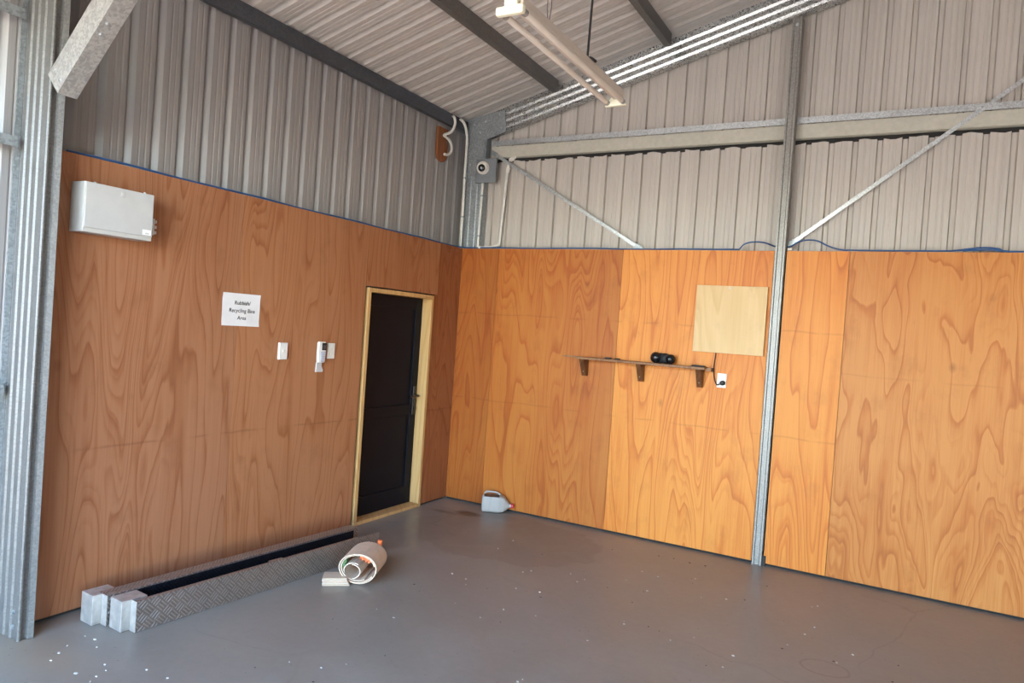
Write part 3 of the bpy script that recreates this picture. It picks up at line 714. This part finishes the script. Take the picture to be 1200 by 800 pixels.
def conduit(label, pts, r, mat='pvc', clips=(), gland=None):
    t = thing('conduit', label, 'conduit', pts[-1], 'conduits in the wall corner')
    b = MB(); b.tube(smooth_path(pts, 8), r, 12); b.build('pipe', mat, t, smooth=True)
    for p in clips:
        c = MB(); c.lathe(Vector(p)-Vector((0, 0, .008)), (0, 0, 1), [(0, r*1.35), (.016, r*1.35)], 12); c.box(p[0]-r*2.2, p[0]+r*2.2, p[1]+.0, p[1]+.004, p[2]-.008, p[2]+.008); c.build('clip', 'galv_dull', t)
    if gland:
        c = MB(); c.lathe(gland[0], gland[1], [(0, r*.8), (.02, r*1.5), (.05, r*1.5), (.055, r), (.08, r*.9)], 12); c.build('gland', 'white_plastic', t)
conduit('white conduit bending out of the eave and down the left face of the corner column', [(-.036, -.135, 3.590), (-.036, -.085, 3.580), (-.036, -.040, 3.545), (-.037, -.010, 3.49), (-.038, .008, 3.42), (-.040, .012, 3.07), (-.037, .014, 2.75), (-.035, .014, 2.42)], .0135, 'pvc', ((-.040, .012, 3.07), (-.0365, .014, 2.70)))
conduit('slim white conduit dropping from the grey camera plate to the plywood top', [(.158, .031, 3.02), (.155, .031, 2.85), (.150, .031, 2.6), (.148, .031, 2.41)], .0105, 'pvc', ((.156, .031, 2.9), (.149, .031, 2.52)))
conduit('stout white conduit right of the camera, ending in a gland under the cream beam', [(.372, .105, 3.13), (.366, .105, 2.95), (.352, .105, 2.7), (.340, .105, 2.47), (.33, .085, 2.44), (.27, .05, 2.415), (.17, .012, 2.408)], .0125, 'pvc', (), ((.374, .105, 3.12), (.10, .0, 1)))
b = MB(); b.lathe((.388, .098, 3.235), (1, -.1, .35), [(0, .012), (.02, .021), (.05, .021), (.056, .012), (.085, .010)], 12)
tag(b.build('cable_gland', 'white_plastic', None, (.40, .098, 3.235)), 'white cable gland poking out under the cream beam beside the camera', 'gland')

wd = thing('timber_block', 'red-brown round-ended timber block fixed high on the left wall in the corner', 'block', (-.12, -.275, 3.2))
b = MB(); pts = [(-.355, 3.475), (-.355, 3.245)]
for k in range(9): a = PI+PI*k/8; pts.append((-.275+.08*math.cos(a), 3.235+.075*math.sin(a)))
pts += [(-.195, 3.30), (-.197, 3.33), (-.215, 3.36), (-.197, 3.40), (-.20, 3.475)]
b.prism([(-.139, y, z) for y, z in pts], (.024, 0, 0)); b.build('block', 'rusty_wood', wd, bevel=.003)
loop = thing('looped_conduit', 'short white conduit bent into two loops beside the red-brown block', 'conduit', (-.10, -.2, 3.25))
P = [(3.585, -.225), (3.575, -.195), (3.52, -.178), (3.45, -.195), (3.405, -.255), (3.395, -.235), (3.375, -.165), (3.33, -.128), (3.275, -.135), (3.24, -.185), (3.232, -.235)]
b = MB(); b.tube(smooth_path([(-.038 if z > 3.48 else (-.06 if z > 3.42 else -.095), y-.035-(.0 if z > 3.48 else 0), z) for z, y in P], 8), .0125, 12); b.build('pipe', 'pvc', loop, smooth=True)

# blue data cable along the top of the lining
cb_ = thing('blue_cable', 'blue cable run along the top of the plywood lining on both walls', 'cable', (0, 0, 2.4))
pts = [(-.012, -3.66, 2.404)]+[(-.012+.002*math.sin(k), -3.6+k*.3, 2.405+.003*math.sin(k*2.1)) for k in range(12)]+[(-.010, -.05, 2.406), (.03, .012, 2.407)]
pts += [(.1+k*.25, .012, 2.405+.003*math.sin(k*1.7)) for k in range(10)]+[(2.57, .012, 2.406)]
b = MB(); b.tube(smooth_path(pts, 4), .006, 8); b.build('cable_run', 'blue', cb_, smooth=True)
b = MB(); b.tube(smooth_path([(2.57, .014, 2.41), (2.60, .03, 2.45), (2.66, .035, 2.468), (2.75, .03, 2.462), (2.83, .10, 2.44), (2.93, .06, 2.436), (2.99, .04, 2.468), (3.06, .035, 2.484), (3.13, .035, 2.476), (3.20, .03, 2.44), (3.29, .014, 2.41), (3.4, .012, 2.406)], 6), .0055, 8); b.build('cable_run', 'blue', cb_, smooth=True)
b = MB(); b.tube(smooth_path([(3.4, .012, 2.405), (3.7, .012, 2.405), (3.98, .014, 2.407), (4.08, .03, 2.422), (4.17, .03, 2.432), (4.25, .03, 2.425), (4.30, .014, 2.407), (4.5, .012, 2.405), (6, .012, 2.405)], 6), .006, 8); b.build('cable_run', 'blue', cb_, smooth=True)
b = MB(); b.tube(smooth_path([(4.05, .010, 2.407), (4.12, .02, 2.414), (4.20, .02, 2.417), (4.27, .018, 2.409), (4.3, .012, 2.406)], 6), .0055, 8); b.build('cable_run', 'blue', cb_, smooth=True)
b = MB(); b.box(2.925, 2.955, -.002, .012, 2.402, 2.418); b.build('clip', 'white_plastic', cb_, bevel=.002)

# ------------------------------------------------------------------ tread plate side rails on the floor by the left wall
def side_rail(label, near, far, wdt, h, lip, trough):
    """near/far: floor points of the outer (camera side) bottom edge"""
    near, far = Vector((*near, 0)), Vector((*far, 0)); L_ = (far-near).length
    t = thing('tread_plate_rail', label, 'rail', near, 'tread plate rails on the floor')
    t.rotation_euler = (0, 0, math.atan2(far.y-near.y, far.x-near.x)-PI/2)
    ORG[t.name] = Vector((0, 0, 0))                   # children in local axes: +y runs away from the photographer, -x towards the wall
    j = L_*.525; z0 = .002
    def chan(ya, yb, off, hh):
        m_ = MB(); x = off
        m_.prism([(x, ya, z0), (x, ya, hh), (x-lip, ya, hh), (x-lip, ya, hh-.004), (x-.005, ya, hh-.004), (x-.005, ya, z0)], (0, yb-ya, 0)); return m_
    chan(0, j, .0, h).build('front_plate', 'checker', t, bevel=.0015)
    chan(j-.02, L_, -.007, h-.003).build('extension_plate', 'checker', t, bevel=.0015)
    if trough:
        m_ = MB(); m_.box(-wdt, -wdt+.004, .06, L_-.10, z0, h-.004); m_.build('rear_plate', 'checker_dark', t)
        m_ = MB(); m_.box(-wdt+.005, -.013, .06, L_-.10, .040, .046); m_.build('bottom_plate', 'checker_dark', t)
    else:
        m_ = MB(); m_.box(-lip, -lip+.004, .06, L_-.02, z0, h-.007); m_.build('rear_plate', 'checker', t)
    m_ = MB(); m_.box(-wdt+.004, -.052, -.048, .085, z0, h-.002); m_.build('end_block', 'alu', t, bevel=.003)
    m_ = MB(); m_.box(-.050, -.0005, -.004, .003, z0, h-.001); m_.build('end_strip', 'alu', t, bevel=.0015)
    m_ = MB(); m_.box(-.035, -.001, j-.10, j-.002, h+.001, h+.005); m_.build('joining_lug', 'checker', t, bevel=.002)
    return t
side_rail('aluminium tread plate rail on the floor, the front one of two, beside the paper roll', (.466, -3.452), (.590, -1.705), .163, .160, .028, True)
side_rail('aluminium tread plate rail on the floor, the rear one against the plywood wall', (.286, -3.492), (.398, -1.71), .165, .158, .088, False)

# ------------------------------------------------------------------ rolled paper bundle, folded stack, orange tube
def spiral_sheet(name, mat, parent, c, axis, r0, r1, turns, length, start, squash=.80, t=.004, rag=0.0):
    axis = Vector(axis).normalized(); u = Vector((axis.y, -axis.x, 0)).normalized(); v = Vector((0, 0, 1)); n = int(26*turns); b = MB(); rows = []
    for k in range(n+1):
        a = start+2*PI*turns*k/n; r = r0+(r1-r0)*k/n; rr = []
        for s_, rad in ((0, r), (1, r), (1, r-t), (0, r-t)):
            p = Vector(c)+u*(rad*math.cos(a))+v*(rad*squash*math.sin(a))+axis*(length*s_+(rag*math.sin(a*2.3) if s_ == 0 else rag*math.sin(a*1.7)))
            rr.append(b.bm.verts.new(p))
        rows.append(rr)
    for A, B in zip(rows, rows[1:]):
        for k in range(4): b.bm.faces.new((A[k], A[(k+1) % 4], B[(k+1) % 4], B[k]))
    b.bm.faces.new(rows[0]); b.bm.faces.new(rows[-1][::-1])
    return b.build(name, mat, parent)
axr = Vector((-.42, .91, 0)).normalized()
pc = Vector((.858, -2.25, .1005))
pr_ = thing('paper_roll', 'fat cream paper roll lying open-ended on the floor before the tread plate rails', 'roll', (pc.x, pc.y, 0))
spiral_sheet('outer_wrap', 'paper_roll', pr_, pc, axr, .128, .116, 1.22, .26, -1.9, .76, .008, .006)
spiral_sheet('middle_wrap', 'paper_in', pr_, pc+axr*.008, axr, .112, .104, .80, .24, .2, .76, .006, .004)
spiral_sheet('inner_roll', 'paper_in', pr_, pc+axr*.016+Vector((-.034, -.010, -.026)), axr, .062, .050, 1.12, .20, .9, .90, .007, .004)
def page(name, mat, r0, r1, a0, a1, push):
    u = Vector((axr.y, -axr.x, 0)).normalized(); v = Vector((0, 0, 1)); n = 7; b = MB(); rows = []
    for k in range(n+1):
        a = a0+(a1-a0)*k/n; w_ = .006*math.sin(k*2.3)
        pt = lambda r, d_: pc+u*(r*math.cos(a))+v*(r*.76*math.sin(a))+axr*(push+d_+w_)
        rows.append([b.bm.verts.new(pt(r1, 0)), b.bm.verts.new(pt(r1, .10)), b.bm.verts.new(pt(r0+w_, .06)), b.bm.verts.new(pt(r0+w_, .005))])
    for A, B in zip(rows, rows[1:]):
        for k in range(4): b.bm.faces.new((A[k], A[(k+1) % 4], B[(k+1) % 4], B[k]))
    b.bm.faces.new(rows[0]); b.bm.faces.new(rows[-1][::-1]); b.build(name, mat, pr_)
page('orange_page', 'orange_print', .066, .098, .55, 1.50, .030)
page('green_page', 'green_print', .088, .104, 2.55, 3.25, .022)
ot = thing('orange_tube', 'small bright orange tube end sticking up behind the paper roll', 'tube', (.79, -1.93, 0))
b = MB(); b.cyl((.770, -1.945, .016), (.775, -1.938, .165), .017, 16); b.build('tube', 'orange', ot, bevel=.003)
b = MB(); b.cyl((.7755, -1.9375, .166), (.777, -1.936, .192), .0155, 16); b.build('tube_cap', 'orange', ot, bevel=.002)
fs = thing('folded_paper_stack', 'flat stack of folded cream paper lying left of the paper roll', 'paper stack', (.78, -2.36, 0))
e1 = Vector((.76, .65, 0)).normalized(); e2 = Vector((-.60, .80, 0)).normalized()
for k in range(5):
    z_ = .001+k*.0088; c_ = Vector((.783, -2.345, z_+.0042))+e2*(.070)+e1*(-.002-.003*k+.003*random.uniform(-1, 1))
    b = MB(); b.obox(c_, e1, e2, (0, 0, 1), .083-.002*k, .072-.003*k, .0040); b.build('folded_sheet', 'paper_in' if k % 2 else 'paper_roll', fs, bevel=.003)

# ------------------------------------------------------------------ milk jug on its side
def jug():
    base = Vector((.500, -.150, 0)); axis = Vector((.80, .36, 0)).normalized(); side = Vector((-axis.y, axis.x, 0)); up = Vector((0, 0, 1))
    t = thing('milk_jug', 'white plastic milk jug with a red cap lying against the back wall', 'jug', base)
    hw, hh = .066, .078; zc = .080
    prof = [(0.0, .80, .80, 0), (.006, .93, .93, 0), (.020, 1, 1, 0), (.075, 1, 1, 0), (.080, .97, .97, 0), (.086, 1, 1, 0), (.150, 1, 1, 0), (.160, .98, .98, 0), (.200, .80, .82, -.004), (.232, .48, .46, -.010), (.246, .27, .23, -.014), (.262, .26, .22, -.014)]
    b = MB(); prev = None; n = 28
    for s_, a, c, dz in prof:
        rg = []
        for k in range(n):
            th = 2*PI*k/n; e = .38 if s_ < .21 else .75
            cx = math.copysign(abs(math.cos(th))**e, math.cos(th)); cz = math.copysign(abs(math.sin(th))**e, math.sin(th))
            rg.append(b.bm.verts.new(base+axis*s_+side*(cx*hw*a)+up*(zc+dz+cz*hh*c)))
        if prev: b.bridge(prev, rg)
        else: b.bm.faces.new(rg[::-1])
        prev = rg
    b.bm.faces.new(prev)
    # cut-out in the upper face behind the handle
    dele = []
    b.bm.faces.ensure_lookup_table()
    for f in b.bm.faces:
        c_ = f.calc_center_median()-base; s_ = c_.dot(axis); q_ = c_.dot(side)
        if .018 < s_ < .155 and c_.z > zc+hh*.80 and len(f.verts) == 4: dele.append(f)
    bmesh.ops.delete(b.bm, geom=dele, context='FACES')
    body = b.build('jug_body', 'jug', t, smooth=False)
    m_ = body.modifiers.new('wall', 'SOLIDIFY'); m_.thickness = .0025; m_.offset = -1
    m_ = MB(); m_.obox(base+axis*.080+up*.115, axis, side, up, .066, .058, .030); m_.build('residue', 'oil', t, bevel=.01)
    m_ = MB(); m_.tube(smooth_path([base+axis*.016+side*.03+up*.150, base+axis*.026+side*.034+up*.168, base+axis*.062+side*.036+up*.172, base+axis*.12+side*.034+up*.168, base+axis*.158+side*.03+up*.150]), .009, 10)
    m_.build('handle', 'jug', t, smooth=True)
    m_ = MB(); m_.lathe(base+axis*.2625+up*(zc-.014), axis, [(0, .0205), (.003, .0225), (.020, .0225), (.023, .019)], 20); m_.build('cap', 'red_cap', t)
    return t
jug()

# ------------------------------------------------------------------ loose flakes on the floor
def flakes(name, mat, spots, kindlabel, cat):
    b = MB()
    for x, y, s_ in spots:
        a0 = random.uniform(0, 6); pts = []
        for k in range(5):
            a = a0+k*1.256; r = s_*random.uniform(.5, 1.1); pts.append((x+r*math.cos(a)*1.5, y+r*math.sin(a), .0008))
        b.prism(pts, (0, 0, .0025))
    o = b.build(name, mat, None, (spots[0][0], spots[0][1], 0)); o['kind'] = 'stuff'; tag(o, kindlabel, cat); return o
sp = [(random.uniform(1.1, 3.9), random.uniform(-3.9, -.6), random.uniform(.002, .006)) for _ in range(70)]
sp += [(random.uniform(.3, 1.6), random.uniform(-4.15, -3.6), random.uniform(.003, .009)) for _ in range(40)]
flakes('floor_flakes', 'chip', sp, 'scattered small white flakes on the grey concrete floor', 'debris')
sp = [(random.uniform(1.1, 4.0), random.uniform(-4.0, -.4), random.uniform(.002, .006)) for _ in range(60)]+[(random.uniform(2.2, 2.6), random.uniform(-.35, -.2), .006) for _ in range(4)]
flakes('floor_litter', 'chip_dark', sp, 'scattered dark crumbs and leaf bits on the grey concrete floor', 'debris')
